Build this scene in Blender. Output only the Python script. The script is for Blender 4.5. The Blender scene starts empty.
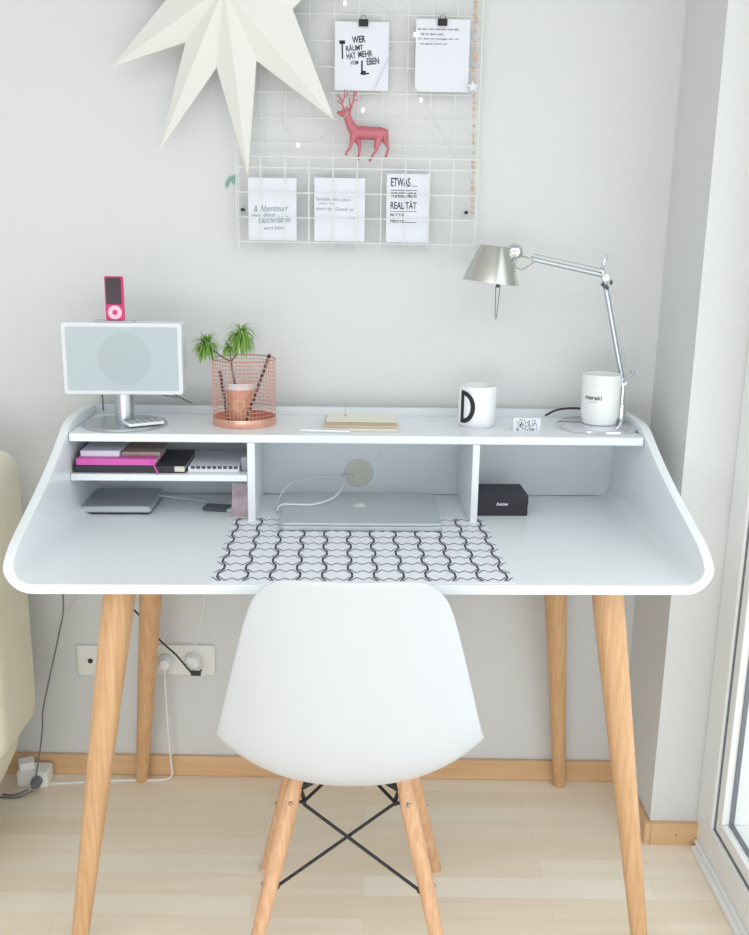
import bpy, bmesh, math, random
from mathutils import Vector, Matrix
random.seed(7)
PI = math.pi
scn = bpy.context.scene
C = scn.collection

# ------------------------------------------------------------------ materials
def lin(c):
    return tuple(((v/255)/12.92 if v/255 <= .04045 else ((v/255+.055)/1.055)**2.4) for v in c)
def mat(name, rgb, rough=.5, metal=0., spec=.5, alpha=None, coat=0., trans=0., emit=None, estr=1.):
    m = bpy.data.materials.new(name); m.use_nodes = True
    b = m.node_tree.nodes['Principled BSDF']
    b.inputs['Base Color'].default_value = (*lin(rgb), 1)
    b.inputs['Roughness'].default_value = rough
    b.inputs['Metallic'].default_value = metal
    b.inputs['Specular IOR Level'].default_value = spec
    b.inputs['Coat Weight'].default_value = coat
    b.inputs['Transmission Weight'].default_value = trans
    if emit:
        b.inputs['Emission Color'].default_value = (*lin(emit), 1)
        b.inputs['Emission Strength'].default_value = estr
    return m
def noise_mat(name, c1, c2, scale=(8, 8, 8), detail=4, rough=.6, bump=0., metal=0., coat=0., spec=.5):
    m = mat(name, c1, rough, metal, spec, coat=coat); nt = m.node_tree; b = nt.nodes['Principled BSDF']
    tc = nt.nodes.new('ShaderNodeTexCoord'); mp = nt.nodes.new('ShaderNodeMapping')
    mp.inputs['Scale'].default_value = scale
    n = nt.nodes.new('ShaderNodeTexNoise'); n.inputs['Scale'].default_value = 1; n.inputs['Detail'].default_value = detail
    r = nt.nodes.new('ShaderNodeValToRGB')
    r.color_ramp.elements[0].position = .3; r.color_ramp.elements[1].position = .7
    r.color_ramp.elements[0].color = (*lin(c1), 1); r.color_ramp.elements[1].color = (*lin(c2), 1)
    nt.links.new(tc.outputs['Object'], mp.inputs['Vector']); nt.links.new(mp.outputs[0], n.inputs['Vector'])
    nt.links.new(n.outputs['Fac'], r.inputs[0]); nt.links.new(r.outputs[0], b.inputs['Base Color'])
    if bump:
        bp = nt.nodes.new('ShaderNodeBump'); bp.inputs['Strength'].default_value = bump; bp.inputs['Distance'].default_value = .001
        nt.links.new(n.outputs['Fac'], bp.inputs['Height']); nt.links.new(bp.outputs[0], b.inputs['Normal'])
    return m
def floor_mat():
    m = mat('maple_strip_floor', (226, 208, 180), .34, coat=.12); nt = m.node_tree; b = nt.nodes['Principled BSDF']
    tc = nt.nodes.new('ShaderNodeTexCoord')
    br = nt.nodes.new('ShaderNodeTexBrick'); br.offset = .37; br.offset_frequency = 2
    br.inputs['Scale'].default_value = 1; br.inputs['Brick Width'].default_value = .62; br.inputs['Row Height'].default_value = .066
    br.inputs['Mortar Size'].default_value = .0005; br.inputs['Mortar Smooth'].default_value = .3; br.inputs['Bias'].default_value = 0
    br.inputs['Color1'].default_value = (*lin((250, 241, 228)), 1); br.inputs['Color2'].default_value = (*lin((241, 226, 204)), 1)
    br.inputs['Mortar'].default_value = (*lin((230, 212, 188)), 1)
    nt.links.new(tc.outputs['Object'], br.inputs['Vector'])
    mp = nt.nodes.new('ShaderNodeMapping'); mp.inputs['Scale'].default_value = (3, 34, 1)
    n = nt.nodes.new('ShaderNodeTexNoise'); n.inputs['Scale'].default_value = 1; n.inputs['Detail'].default_value = 5; n.inputs['Distortion'].default_value = .6
    nt.links.new(tc.outputs['Object'], mp.inputs['Vector']); nt.links.new(mp.outputs[0], n.inputs['Vector'])
    r = nt.nodes.new('ShaderNodeValToRGB'); r.color_ramp.elements[0].position = .3; r.color_ramp.elements[1].position = .72
    r.color_ramp.elements[0].color = (.92, .90, .86, 1); r.color_ramp.elements[1].color = (1, 1, 1, 1)
    mx = nt.nodes.new('ShaderNodeMix'); mx.data_type = 'RGBA'; mx.blend_type = 'MULTIPLY'; mx.inputs[0].default_value = .8
    nt.links.new(n.outputs['Fac'], r.inputs[0]); nt.links.new(br.outputs['Color'], mx.inputs[6]); nt.links.new(r.outputs[0], mx.inputs[7])
    nt.links.new(mx.outputs[2], b.inputs['Base Color'])
    return m
def glass_mat():
    m = bpy.data.materials.new('pane_glass'); m.use_nodes = True; nt = m.node_tree; nt.nodes.clear()
    o = nt.nodes.new('ShaderNodeOutputMaterial'); t = nt.nodes.new('ShaderNodeBsdfTransparent'); g = nt.nodes.new('ShaderNodeBsdfGlossy')
    g.inputs['Roughness'].default_value = .02; t.inputs[0].default_value = (.96, .98, .97, 1)
    lw = nt.nodes.new('ShaderNodeLayerWeight'); lw.inputs[0].default_value = .5
    pw = nt.nodes.new('ShaderNodeMath'); pw.operation = 'POWER'; pw.inputs[1].default_value = 5; nt.links.new(lw.outputs['Facing'], pw.inputs[0])
    f = nt.nodes.new('ShaderNodeMath'); f.operation = 'MULTIPLY_ADD'; f.inputs[1].default_value = .6; f.inputs[2].default_value = .04; nt.links.new(pw.outputs[0], f.inputs[0])
    x = nt.nodes.new('ShaderNodeMixShader')
    nt.links.new(f.outputs[0], x.inputs[0]); nt.links.new(t.outputs[0], x.inputs[1]); nt.links.new(g.outputs[0], x.inputs[2]); nt.links.new(x.outputs[0], o.inputs[0])
    return m
def oak(name, c1, c2, rough=.42):
    return noise_mat(name, c1, c2, (150, 150, 4), 5, rough, .12)

WALL = noise_mat('painted_plaster', (218, 219, 219), (220, 221, 221), (90, 90, 90), 3, .85, .03)
FLOOR = floor_mat()
BASE = noise_mat('beech_skirting', (214, 172, 128), (226, 188, 146), (5, 60, 60), 4, .45)
WHITE = mat('white_lacquer', (236, 241, 244), .32, coat=.1)
OAK = oak('oak_leg', (204, 157, 112), (222, 180, 136))
BEECH = oak('beech_leg', (208, 158, 116), (232, 188, 150))
SHELLW = mat('white_moulded_plastic', (212, 215, 220), .36)
BLACK = mat('black_metal', (42, 42, 46), .45, .3)
BLK = mat('black_ink', (38, 38, 44), .7)
NAVY = mat('dark_grey_ink', (70, 72, 84), .7)
BLUEINK = mat('blue_grey_ink', (128, 138, 158), .7)
PAPER = mat('white_paper', (228, 230, 238), .8)
STARP = mat('star_paper', (230, 229, 224), .85)
CHROME = mat('chrome', (226, 228, 232), .13, 1.)
ALU = mat('brushed_aluminium', (196, 202, 206), .34, 1.)
SALU = mat('satin_aluminium_shade', (212, 212, 206), .27, 1.)
LIDA = mat('anodised_silver', (200, 208, 210), .42, .35)
DARKG = mat('dark_grey_plastic', (84, 88, 94), .4)
STEEL = mat('steel_screw', (170, 168, 165), .3, 1.)
COPPER = mat('copper_wire', (206, 148, 132), .4, .5)
COPPERD = mat('copper_base', (228, 174, 154), .3, .6)
GRIDW = mat('white_coated_wire', (226, 229, 226), .4)
CREAM = noise_mat('cream_leather', (226, 222, 200), (232, 229, 210), (20, 20, 20), 4, .5, .1)
PVC = mat('white_window_plastic', (238, 240, 240), .35)
SEAL = mat('grey_window_seal', (120, 124, 132), .6)
GLASS = glass_mat()
PINK = mat('pink_metal', (206, 44, 104), .3, .25)
PINKL = mat('pale_pink_wheel', (250, 196, 216), .4)
SCREEN = mat('dark_screen', (58, 46, 52), .25)
MAGENTA = mat('magenta_cover', (214, 92, 178), .5)
BLACKC = mat('black_card', (46, 45, 54), .55)
PAGES = mat('page_edges', (225, 222, 210), .8)
GREY = mat('grey_paper', (170, 166, 164), .8)
TAN = mat('tan_card', (200, 182, 156), .7)
GREEN = noise_mat('fresh_green_leaf', (112, 158, 62), (150, 190, 92), (60, 60, 60), 2, .5)
STEM = mat('brown_green_stem', (120, 104, 84), .6)
CABW = mat('white_cable', (232, 234, 234), .5)
CABG = mat('grey_cable', (112, 112, 118), .5)
CABK = mat('black_cable', (52, 52, 56), .5)
CERAM = mat('white_porcelain', (240, 241, 244), .25, coat=.2)
MILKG = mat('white_glass_jar', (238, 240, 240), .22, coat=.3)
SOCK = mat('white_socket_plastic', (236, 236, 230), .4)
DEERM = mat('metallic_pink_paint', (196, 112, 122), .34, .25)
FABRIC = noise_mat('pale_speaker_cloth', (184, 195, 199), (192, 202, 205), (900, 900, 900), 2, .85)
DOTC = mat('speaker_cone_behind_cloth', (181, 191, 194), .85)
MATW = mat('white_desk_pad', (236, 238, 246), .5)
BEAD = mat('wooden_bead', (214, 190, 164), .55)
BEADP = mat('pink_bead', (216, 176, 168), .55)
TEAL = mat('pale_teal_leaf', (140, 178, 170), .5)
BULB = mat('lit_fairy_bulb', (255, 236, 228), .3, emit=(255, 232, 226), estr=2.2)
THREAD = mat('pale_thread', (206, 204, 196), .6)
PHOTO = noise_mat('photo_print', (170, 140, 150), (208, 196, 200), (30, 30, 30), 3, .4)
TERR = noise_mat('terrace_stone', (232, 234, 232), (238, 240, 238), (6, 6, 6), 3, .8)
CANDLE = mat('candle_wax', (238, 234, 222), .5)

# ------------------------------------------------------------------ helpers
def obj(name, bm, m, parent=None, loc=(0, 0, 0), rot=(0, 0, 0), smooth=True, bevel=0, seg=2, sub=0, ang=40):
    me = bpy.data.meshes.new(name); bmesh.ops.recalc_face_normals(bm, faces=bm.faces[:]) if bm.faces else None
    bm.to_mesh(me); bm.free()
    for x in (m if isinstance(m, (list, tuple)) else [m]): me.materials.append(x)
    o = bpy.data.objects.new(name, me); C.objects.link(o); o.parent = parent
    o.location = loc; o.rotation_euler = rot
    if smooth:
        me.shade_smooth()
        try: me.set_sharp_from_angle(angle=math.radians(ang))
        except Exception: pass
    if bevel:
        b = o.modifiers.new('bevel', 'BEVEL'); b.width = bevel; b.segments = seg; b.limit_method = 'ANGLE'; b.harden_normals = False
    if sub:
        s = o.modifiers.new('sub', 'SUBSURF'); s.levels = sub; s.render_levels = sub
    return o
def tag(o, label=None, cat=None, group=None, kind=None):
    if label: o['label'] = label
    if cat: o['category'] = cat
    if group: o['group'] = group
    if kind: o['kind'] = kind
    return o
def thing(name, label, cat, loc=(0, 0, 0), rz=0, group=None):
    o = bpy.data.objects.new(name, None); C.objects.link(o); o.empty_display_size = .05
    o.location = loc; o.rotation_euler = (0, 0, rz); return tag(o, label, cat, group)
def struct(name, bm, m, **k): return tag(obj(name, bm, m, **k), kind='structure')
def B(): return bmesh.new()
def setm(bm, n0, mi):
    bm.faces.ensure_lookup_table()
    for f in bm.faces[n0:]: f.material_index = mi
def box(bm, x0, x1, y0, y1, z0, z1, mi=0, M=None):
    vs = [bm.verts.new((x, y, z)) for x in (x0, x1) for y in (y0, y1) for z in (z0, z1)]
    if M: 
        for v in vs: v.co = M @ v.co
    for q in ((0, 1, 3, 2), (4, 6, 7, 5), (0, 4, 5, 1), (2, 3, 7, 6), (0, 2, 6, 4), (1, 5, 7, 3)):
        bm.faces.new([vs[i] for i in q]).material_index = mi
    return vs
def lathe(bm, prof, seg=32, M=None, mi=0, cap=True):
    rings = []
    for r, z in prof:
        if r < 1e-6: rings.append([bm.verts.new((0, 0, z))])
        else: rings.append([bm.verts.new((r*math.cos(2*PI*i/seg), r*math.sin(2*PI*i/seg), z)) for i in range(seg)])
    for a, b in zip(rings, rings[1:]):
        for i in range(seg):
            j = (i+1) % seg
            if len(a) == 1 and len(b) == 1: continue
            if len(a) == 1: f = bm.faces.new((a[0], b[i], b[j]))
            elif len(b) == 1: f = bm.faces.new((a[i], a[j], b[0]))
            else: f = bm.faces.new((a[i], a[j], b[j], b[i]))
            f.material_index = mi
    if cap:
        for r in (rings[0], rings[-1]):
            if len(r) > 2: bm.faces.new(r).material_index = mi
    if M:
        for r in rings:
            for v in r: v.co = M @ v.co
def catmull(pts, n=8):
    P = [Vector(p) for p in pts]; P = [P[0]*2-P[1]]+P+[P[-1]*2-P[-2]]; out = []
    for i in range(1, len(P)-2):
        for k in range(n):
            t = k/n; a, b, c, d = P[i-1:i+3]
            out.append(.5*((2*b)+(c-a)*t+(2*a-5*b+4*c-d)*t*t+(3*b-a-3*c+d)*t**3))
    out.append(P[-2]); return out
def tube(bm, pts, r, seg=8, mi=0, smooth=0, cap=True):
    P = [Vector(p) for p in pts]
    if smooth: P = catmull(P, smooth)
    R = r if isinstance(r, (list, tuple)) else None
    rings = []; up = None
    for i, p in enumerate(P):
        t = (P[min(i+1, len(P)-1)]-P[max(i-1, 0)]).normalized()
        if up is None:
            up = t.orthogonal().normalized()
        up = (up-t*up.dot(t)).normalized(); s = t.cross(up)
        rr = r if not R else R[0]+(R[-1]-R[0])*i/(len(P)-1)
        rings.append([bm.verts.new(p+(up*math.cos(2*PI*k/seg)+s*math.sin(2*PI*k/seg))*rr) for k in range(seg)])
    for a, b in zip(rings, rings[1:]):
        for k in range(seg):
            bm.faces.new((a[k], a[(k+1) % seg], b[(k+1) % seg], b[k])).material_index = mi
    if cap:
        bm.faces.new(rings[0]).material_index = mi; bm.faces.new(rings[-1]).material_index = mi
def ball(bm, c, r, seg=12, mi=0, sx=1, sy=1, sz=1):
    n0 = len(bm.faces)
    bmesh.ops.create_uvsphere(bm, u_segments=seg, v_segments=max(6, seg//2), radius=r, matrix=Matrix.Translation(c) @ Matrix.Diagonal((sx, sy, sz, 1)))
    setm(bm, n0, mi)
def superell(bm, c, s, e1=.35, e2=.35, nu=40, nv=24, M=None):
    def f(w, e): return math.copysign(abs(w)**e, w)
    rings = []
    for j in range(1, nv):
        ph = -PI/2+PI*j/nv
        rings.append([bm.verts.new((c[0]+s[0]*f(math.cos(ph), e1)*f(math.cos(2*PI*i/nu), e2), c[1]+s[1]*f(math.cos(ph), e1)*f(math.sin(2*PI*i/nu), e2), c[2]+s[2]*f(math.sin(ph), e1))) for i in range(nu)])
    for a, b in zip(rings, rings[1:]):
        for i in range(nu): bm.faces.new((a[i], a[(i+1) % nu], b[(i+1) % nu], b[i]))
    bm.faces.new(rings[0]); bm.faces.new(rings[-1])
def prism(bm, pts, z0, z1, mi=0, M=None):
    a = [bm.verts.new((x, y, z0)) for x, y in pts]; b = [bm.verts.new((x, y, z1)) for x, y in pts]
    bm.faces.new(a).material_index = mi; bm.faces.new(b).material_index = mi
    for i in range(len(pts)):
        j = (i+1) % len(pts); bm.faces.new((a[i], a[j], b[j], b[i])).material_index = mi
    if M:
        for v in a+b: v.co = M @ v.co
def rrect(w, h, r, n=5, cx=0, cy=0):
    out = []
    for sx, sy, a0 in ((1, 1, 0), (-1, 1, 90), (-1, -1, 180), (1, -1, 270)):
        for k in range(n+1):
            a = math.radians(a0+90*k/n); out.append((cx+sx*(w/2-r)+r*math.cos(a), cy+sy*(h/2-r)+r*math.sin(a)))
    return out
WALLM = Matrix(((1, 0, 0, 0), (0, 0, -1, 0), (0, 1, 0, 0), (0, 0, 0, 1)))   # XY drawing -> upright facing the room (-Y)
def text(bm, s, x, y, h, mi=1, M=None, w=None, sx=1., shear=0., th=.0003, align='LEFT', rot=0., bold=0.):
    cu = bpy.data.curves.new('t', 'FONT'); cu.body = s; cu.size = 1; cu.extrude = 0; cu.shear = shear; cu.offset = bold
    o = bpy.data.objects.new('t', cu); C.objects.link(o)
    bpy.context.view_layer.update()
    me = bpy.data.meshes.new_from_object(o.evaluated_get(bpy.context.evaluated_depsgraph_get()))
    xs = [v.co.x for v in me.vertices]; ys = [v.co.y for v in me.vertices]
    x0, x1, y0, y1 = min(xs), max(xs), min(ys), max(ys)
    ky = h/(y1-y0); kx = (w/(x1-x0)) if w else ky*sx
    T = Matrix.Translation((x, y, th)) @ Matrix.Rotation(rot, 4, 'Z') @ Matrix.Diagonal((kx, ky, 1, 1)) @ Matrix.Translation((-x0, -y0, 0))
    me.transform((M or Matrix()) @ T)
    n0 = len(bm.faces); bm.from_mesh(me); setm(bm, n0, mi)
    bpy.data.objects.remove(o); bpy.data.curves.remove(cu); bpy.data.meshes.remove(me)
def stroke(bm, pts, w, z, mi=1, M=None):
    for (ax, ay), (bx_, by_) in zip(pts, pts[1:]):
        d = Vector((bx_-ax, by_-ay)); 
        if d.length < 1e-7: continue
        d.normalize(); n = Vector((-d.y, d.x))*w/2; e = d*w*.3
        vs = [bm.verts.new((p.x, p.y, z)) for p in (Vector((ax, ay))-e-n, Vector((bx_, by_))+e-n, Vector((bx_, by_))+e+n, Vector((ax, ay))-e+n)]
        if M:
            for v in vs: v.co = M @ v.co
        bm.faces.new(vs).material_index = mi
def limb(bm, a, b, r0, r1, seg=20, mi=0):
    tube(bm, [a, b], (r0, r1), seg, mi)
def MT(x, y, z, rz=0, rx=0, ry=0):
    return Matrix.Translation((x, y, z)) @ Matrix.Rotation(rz, 4, 'Z') @ Matrix.Rotation(ry, 4, 'Y') @ Matrix.Rotation(rx, 4, 'X')

# ------------------------------------------------------------------ desk frame
DA, DX, DY = .0360, -.0290, -.0245
def D(x, y, z=0):
    return (DX+x*math.cos(DA)-y*math.sin(DA), DY+x*math.sin(DA)+y*math.cos(DA), z)
ZT, ZS, TH = .76, .948, .017       # work surface, top shelf surface, board thickness
ZM = .862                          # middle shelf surface

# ------------------------------------------------------------------ setting
XR, YR, XW = .6576, -.2598, .764
bm = B(); box(bm, -2.6, 2.4, -4.2, .2, -.1, 0); struct('floor', bm, FLOOR, smooth=False)
bm = B(); box(bm, -2.6, XR, 0, .15, 0, 2.6); struct('wall_back', bm, WALL, smooth=False)
bm = B(); box(bm, XR, XW+.14, YR, .15, 0, 2.6); struct('wall_right', bm, WALL, smooth=False)
bm = B(); box(bm, XW, XW+.14, -4.2, YR, 2.28, 2.6); box(bm, XW, XW+.14, -4.2, -3.0, 0, 2.28); struct('wall_window', bm, WALL, smooth=False)
BB = .0545
bm = B(); box(bm, -2.6, XR-.014, -.014, 0, 0, BB); struct('baseboard_back', bm, BASE, smooth=False, bevel=.003)
bm = B(); box(bm, XR-.014, XR, YR-.014, 0, 0, BB); struct('baseboard_right', bm, BASE, smooth=False, bevel=.003)
bm = B(); box(bm, XR, XW+.004, YR-.014, YR, 0, BB); ball(bm, (.716, YR-.0145, .026), .003, 8, 1)
struct('baseboard_corner', bm, [BASE, STEEL], smooth=False, bevel=.003)
bm = B(); box(bm, -2.6, XW+.14, -4.2, .15, 2.6, 2.7); struct('ceiling', bm, WALL, smooth=False)
# balcony door: fixed frame, sill strip, sash with glass
XG = .79
bm = B()
box(bm, XW, XW+.08, -3.0, YR-.001, 0, .092); box(bm, XW, XW+.08, YR-.088, YR-.001, .092, 2.28); box(bm, XW, XW+.08, -3.0, YR-.088, 2.215, 2.28)
box(bm, XW, XW+.08, -3.0, -2.955, .092, 2.215)
fr = struct('door_1', bm, PVC, smooth=False, bevel=.003)
bm = B(); box(bm, XW-.018, XW, -3.0, YR-.03, 0, .012); box(bm, XW-.008, XW, -3.0, YR-.02, .012, .022)
obj('sill_strip', bm, PVC, fr, smooth=False, bevel=.002)
for k, (ya, yb) in enumerate(((-1.55, YR-.092), (-2.95, -1.60))):
    za, zb = .096, 2.211; w = .030
    bm = B()
    box(bm, XW+.008, XW+.07, ya, yb, za, za+w); box(bm, XW+.008, XW+.07, ya, yb, zb-w, zb)
    box(bm, XW+.008, XW+.07, ya, ya+w, za+w, zb-w); box(bm, XW+.008, XW+.07, yb-w, yb, za+w, zb-w)
    sa = obj('door_sash', bm, PVC, fr, smooth=False, bevel=.003)
    a0, a1, c0, c1 = ya+w, yb-w, za+w, zb-w; g = .004
    bm = B()
    for (p, q, r, s) in ((a0, a1, c0, c0+g), (a0, a1, c1-g, c1), (a0, a0+g, c0+g, c1-g), (a1-g, a1, c0+g, c1-g)): box(bm, XW+.024, XW+.0335, p, q, r, s)
    obj('glazing_seal', bm, SEAL, sa, smooth=False)
    bm = B()
    for (p, q, r, s) in ((ya-.004, yb+.004, za-.004, za), (yb, yb+.004, za, zb), (ya-.004, ya, za, zb)): box(bm, XW+.006, XW+.03, p, q, r, s)
    obj('sash_seal', bm, SEAL, sa, smooth=False)
    bm = B(); box(bm, XW+.034, XW+.040, a0-.004, a1+.004, c0-.004, c1+.004); obj('glass_pane', bm, GLASS, sa, smooth=False)
bm = B(); box(bm, XW+.15, 5, -5, 2, -.25, -.05); struct('balcony_floor', bm, TERR, smooth=False)

# ------------------------------------------------------------------ desk
HW, DP, RC = .6164, .612, .048
desk = thing('writing_desk', 'white desk with curved raised sides, shelf compartments and four tapered oak legs', 'desk', (DX, DY, 0), DA)
prof = [(0, .968), (-.10, .970), (-.17, .968), (-.21, .961), (-.245, .945), (-.29, .923), (-.35, .897), (-.42, .871), (-.50, .844), (-.56, .824), (-.585, .812), (-.600, .802), (-.612, .790)]
bm = B(); rows = []
for (y, h) in [(p.x, p.y) for p in catmull([(a, b, 0) for a, b in prof], 3)]:
    zb = ZT-TH; row = []
    for s in (-1, 1):
        side = []
        n = 7; top0 = zb+RC
        for k in range(n): side.append((s*HW, h+(top0-h)*k/n))
        for k in range(0, 9):
            a = PI/2*k/8; side.append((s*(HW-RC+RC*math.cos(a)), zb+RC-RC*math.sin(a)))
        row.append(side)
    L, Rr = row
    mid = [((-1+2*k/12)*(HW-RC), zb) for k in range(1, 12)]
    full = L+mid+Rr[::-1]
    rows.append([bm.verts.new((x, y, z)) for x, z in full])
for a, b in zip(rows, rows[1:]):
    for i in range(len(a)-1): bm.faces.new((a[i], a[i+1], b[i+1], b[i]))
body = obj('desk_top', bm, WHITE, desk, ang=35)
so = body.modifiers.new('solid', 'SOLIDIFY'); so.thickness = TH; so.offset = -1; so.use_even_offset = True
bv = body.modifiers.new('bevel', 'BEVEL'); bv.width = .0045; bv.segments = 3; bv.limit_method = 'ANGLE'; bv.angle_limit = math.radians(50)
bm = B(); IW = HW-TH
# back panel with a round cable hole, cut as a ring of quads
hx, hz, hr, nseg = .003, .812, .034, 32
def panel_with_hole(bm, x0, x1, z0, z1, y0, y1):
    fr_, bk = [], []
    sq = []; circ = []
    for i in range(nseg):
        a = 2*PI*i/nseg; c, s = math.cos(a), math.sin(a); circ.append((hx+hr*c, hz+hr*s))
        t = min(((x1-hx) if c > 0 else (x0-hx))/c if abs(c) > 1e-9 else 1e9, ((z1-hz) if s > 0 else (z0-hz))/s if abs(s) > 1e-9 else 1e9)
        sq.append((hx+t*c, hz+t*s))
    V = lambda P, y: [bm.verts.new((x, y, z)) for x, z in P]
    a, b, c, d = V(circ, y0), V(sq, y0), V(circ, y1), V(sq, y1)
    for i in range(nseg):
        j = (i+1) % nseg
        bm.faces.new((a[i], a[j], b[j], b[i])); bm.faces.new((c[i], c[j], d[j], d[i])); bm.faces.new((a[i], a[j], c[j], c[i])); bm.faces.new((b[i], b[j], d[j], d[i]))
panel_with_hole(bm, hx-.05, hx+.05, ZT+.001, ZT+.101, -.012, 0)
for x0, x1, z0, z1 in ((-IW, hx-.05, ZT+.001, .966), (hx+.05, IW, ZT+.001, .966), (hx-.05, hx+.05, ZT+.101, .966)):
    box(bm, x0, x1, -.012, 0, z0, z1)
obj('back_panel', bm, WHITE, desk, smooth=False)
bm = B(); lathe(bm, [(0, 0), (.0335, 0), (.0335, .003), (0, .003)], 40, Matrix.Translation((hx, -.0065, hz)) @ WALLM); obj('cable_hole_cover', bm, mat('beige_hole_cover', (224, 220, 208), .6), desk)
bm = B(); prism(bm, [(-IW+.001, -.013), (-IW+.001, -.236), (-IW+.004, -.241), (IW-.006, -.241), (IW-.001, -.232), (IW-.001, -.013)], ZS-.017, ZS)
obj('top_shelf', bm, WHITE, desk, smooth=False, bevel=.002)
bm = B(); box(bm, -.234, -.218, -.240, -.013, ZT+.0005, ZS-.0175); obj('divider', bm, WHITE, desk, smooth=False, bevel=.0015)
bm = B(); box(bm, .236, .251, -.240, -.013, ZT+.0005, ZS-.0175); obj('divider', bm, WHITE, desk, smooth=False, bevel=.0015)
bm = B(); box(bm, -IW+.001, -.2345, -.240, -.013, ZM-.014, ZM); obj('small_shelf', bm, WHITE, desk, smooth=False, bevel=.0015)
for tx, ty, fx, fy in ((-.436, -.530, -.535, -.612), (.450, -.530, .550, -.614), (-.458, -.085, -.536, .008), (.452, -.085, .524, -.027)):
    bm = B(); a, b = Vector((fx, fy, .0)), Vector((tx, ty, .742)); 
    n = (a-b)
    lathe(bm, [(.0140, 0), (.0155, .006), (.0290, .66), (.0290, .742)], 28)
    sx, sy = (tx-fx)/.742, (ty-fy)/.742
    for v in bm.verts: v.co.x += fx+sx*v.co.z; v.co.y += fy+sy*v.co.z
    obj('leg', bm, OAK, desk)

# ------------------------------------------------------------------ chair
CX, CY = -.027, -.555
chair = thing('shell_chair', 'white moulded shell chair on splayed beech legs, back to the viewer', 'chair', (CX, CY, 0), 0)
cl = [(.225, .432), (.19, .447), (.12, .441), (.04, .426), (-.04, .414), (-.11, .410), (-.165, .424), (-.205, .462), (-.228, .520), (-.240, .590), (-.248, .660), (-.256, .730), (-.264, .796), (-.270, .836)]
wd = [.195, .212, .222, .228, .232, .235, .237, .234, .224, .209, .192, .174, .156, .138]
cu_ = [.018, .03, .045, .060, .074, .084, .086, .082, .078, .072, .058, .044, .032, .022]
cc = catmull([(a, b, 0) for a, b in cl], 3); ww = [p.x for p in catmull([(w, 0, 0) for w in wd], 3)]; kk = [p.x for p in catmull([(w, 0, 0) for w in cu_], 3)]
bm = B(); rows = []; NU = 28; nr = len(cc)
for i in range(nr):
    p = cc[i]; t = (cc[min(i+1, nr-1)]-cc[max(i-1, 0)]).normalized()
    nrm = Vector((t.y, -t.x, 0))       # inside normal: up on the seat, forward on the back
    row = []
    s = i/(nr-1)
    for k in range(NU+1):
        u = -1+2*k/NU
        # round the top corners and front corners
        W = ww[i]
        x = W*math.sin(u*PI/2*.45)/math.sin(PI/2*.45)
        lift = kk[i]*(abs(u)**2.2)
        drop = 0
        if s > .86: drop = -((s-.86)/.14)*.026*abs(u)**6
        q = p+nrm*lift+t*drop
        row.append(bm.verts.new((x, q.x, q.y)))
    rows.append(row)
for a, b in zip(rows, rows[1:]):
    for k in range(NU): bm.faces.new((a[k], a[k+1], b[k+1], b[k]))
sh = obj('seat_shell', bm, SHELLW, chair, ang=80)
so = sh.modifiers.new('solid', 'SOLIDIFY'); so.thickness = .006; so.offset = 0
sb = sh.modifiers.new('sub', 'SUBSURF'); sb.levels = 1; sb.render_levels = 2
legs = []
for sx, sy in ((-1, -1), (1, -1), (-1, 1), (1, 1)):
    top = Vector((sx*.098, sy*.080, .385)); foot = Vector((sx*.187, -.167 if sy < 0 else .182, 0))
    bm = B(); lathe(bm, [(.0105, 0), (.012, .006), (.0165, .25), (.0165, .34), (.0145, .395)], 20)
    for v in bm.verts:
        f = v.co.z/.385; o = foot.lerp(top, f); v.co.x += o.x; v.co.y += o.y
    lg = obj('leg', bm, BEECH, chair); legs.append((sx, sy, top, foot))
    for f, dx, dy in ((.90, 0, -.0160 if sy < 0 else .0160), (.50, sx*.0145, 0)):
        bm = B(); ball(bm, foot.lerp(top, f)+Vector((dx, dy, 0)), .0040, 10); obj('screw', bm, STEEL, lg)
    a = foot.lerp(top, .955); bm = B()
    tube(bm, [a+Vector((-sx*.010, 0, .0)), a+Vector((-sx*.030, sy*-.010, .006)), (sx*.050, sy*.050, .392)], .0085, 10)
    tube(bm, [a+Vector((-sx*.012, 0, -.006)), a+Vector((-sx*.020, 0, -.030))], .0040, 8)
    obj('leg_bracket', bm, BLACK, chair)
def on(leg, f): return leg[3].lerp(leg[2], f)
A, Bq = legs[0], legs[1]
ja, jb = on(A, .885)+Vector((.024, 0, 0)), on(Bq, .885)+Vector((-.024, 0, 0))
for j, L_, O_, s_, off in ((ja, A, Bq, 1, -.0035), (jb, Bq, A, -1, .0035)):
    bm = B(); tube(bm, [on(L_, .885)+Vector((s_*.004, 0, 0)), j, j+Vector((0, off, -.002)), on(O_, .48)+Vector((-s_*.012, off, 0))], .0032, 8)
    ball(bm, j, .0056, 10); ball(bm, on(O_, .48)+Vector((-s_*.014, off, 0)), .0046, 8); obj('brace_rod', bm, BLACK, chair)
    bm = B(); tube(bm, [j, (-s_*.012, .055, .335)], .0032, 8); tube(bm, [(-s_*.012, .055, .335), (-s_*.012, .055, .400)], .0032, 8); obj('stay_rod', bm, BLACK, chair)

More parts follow.
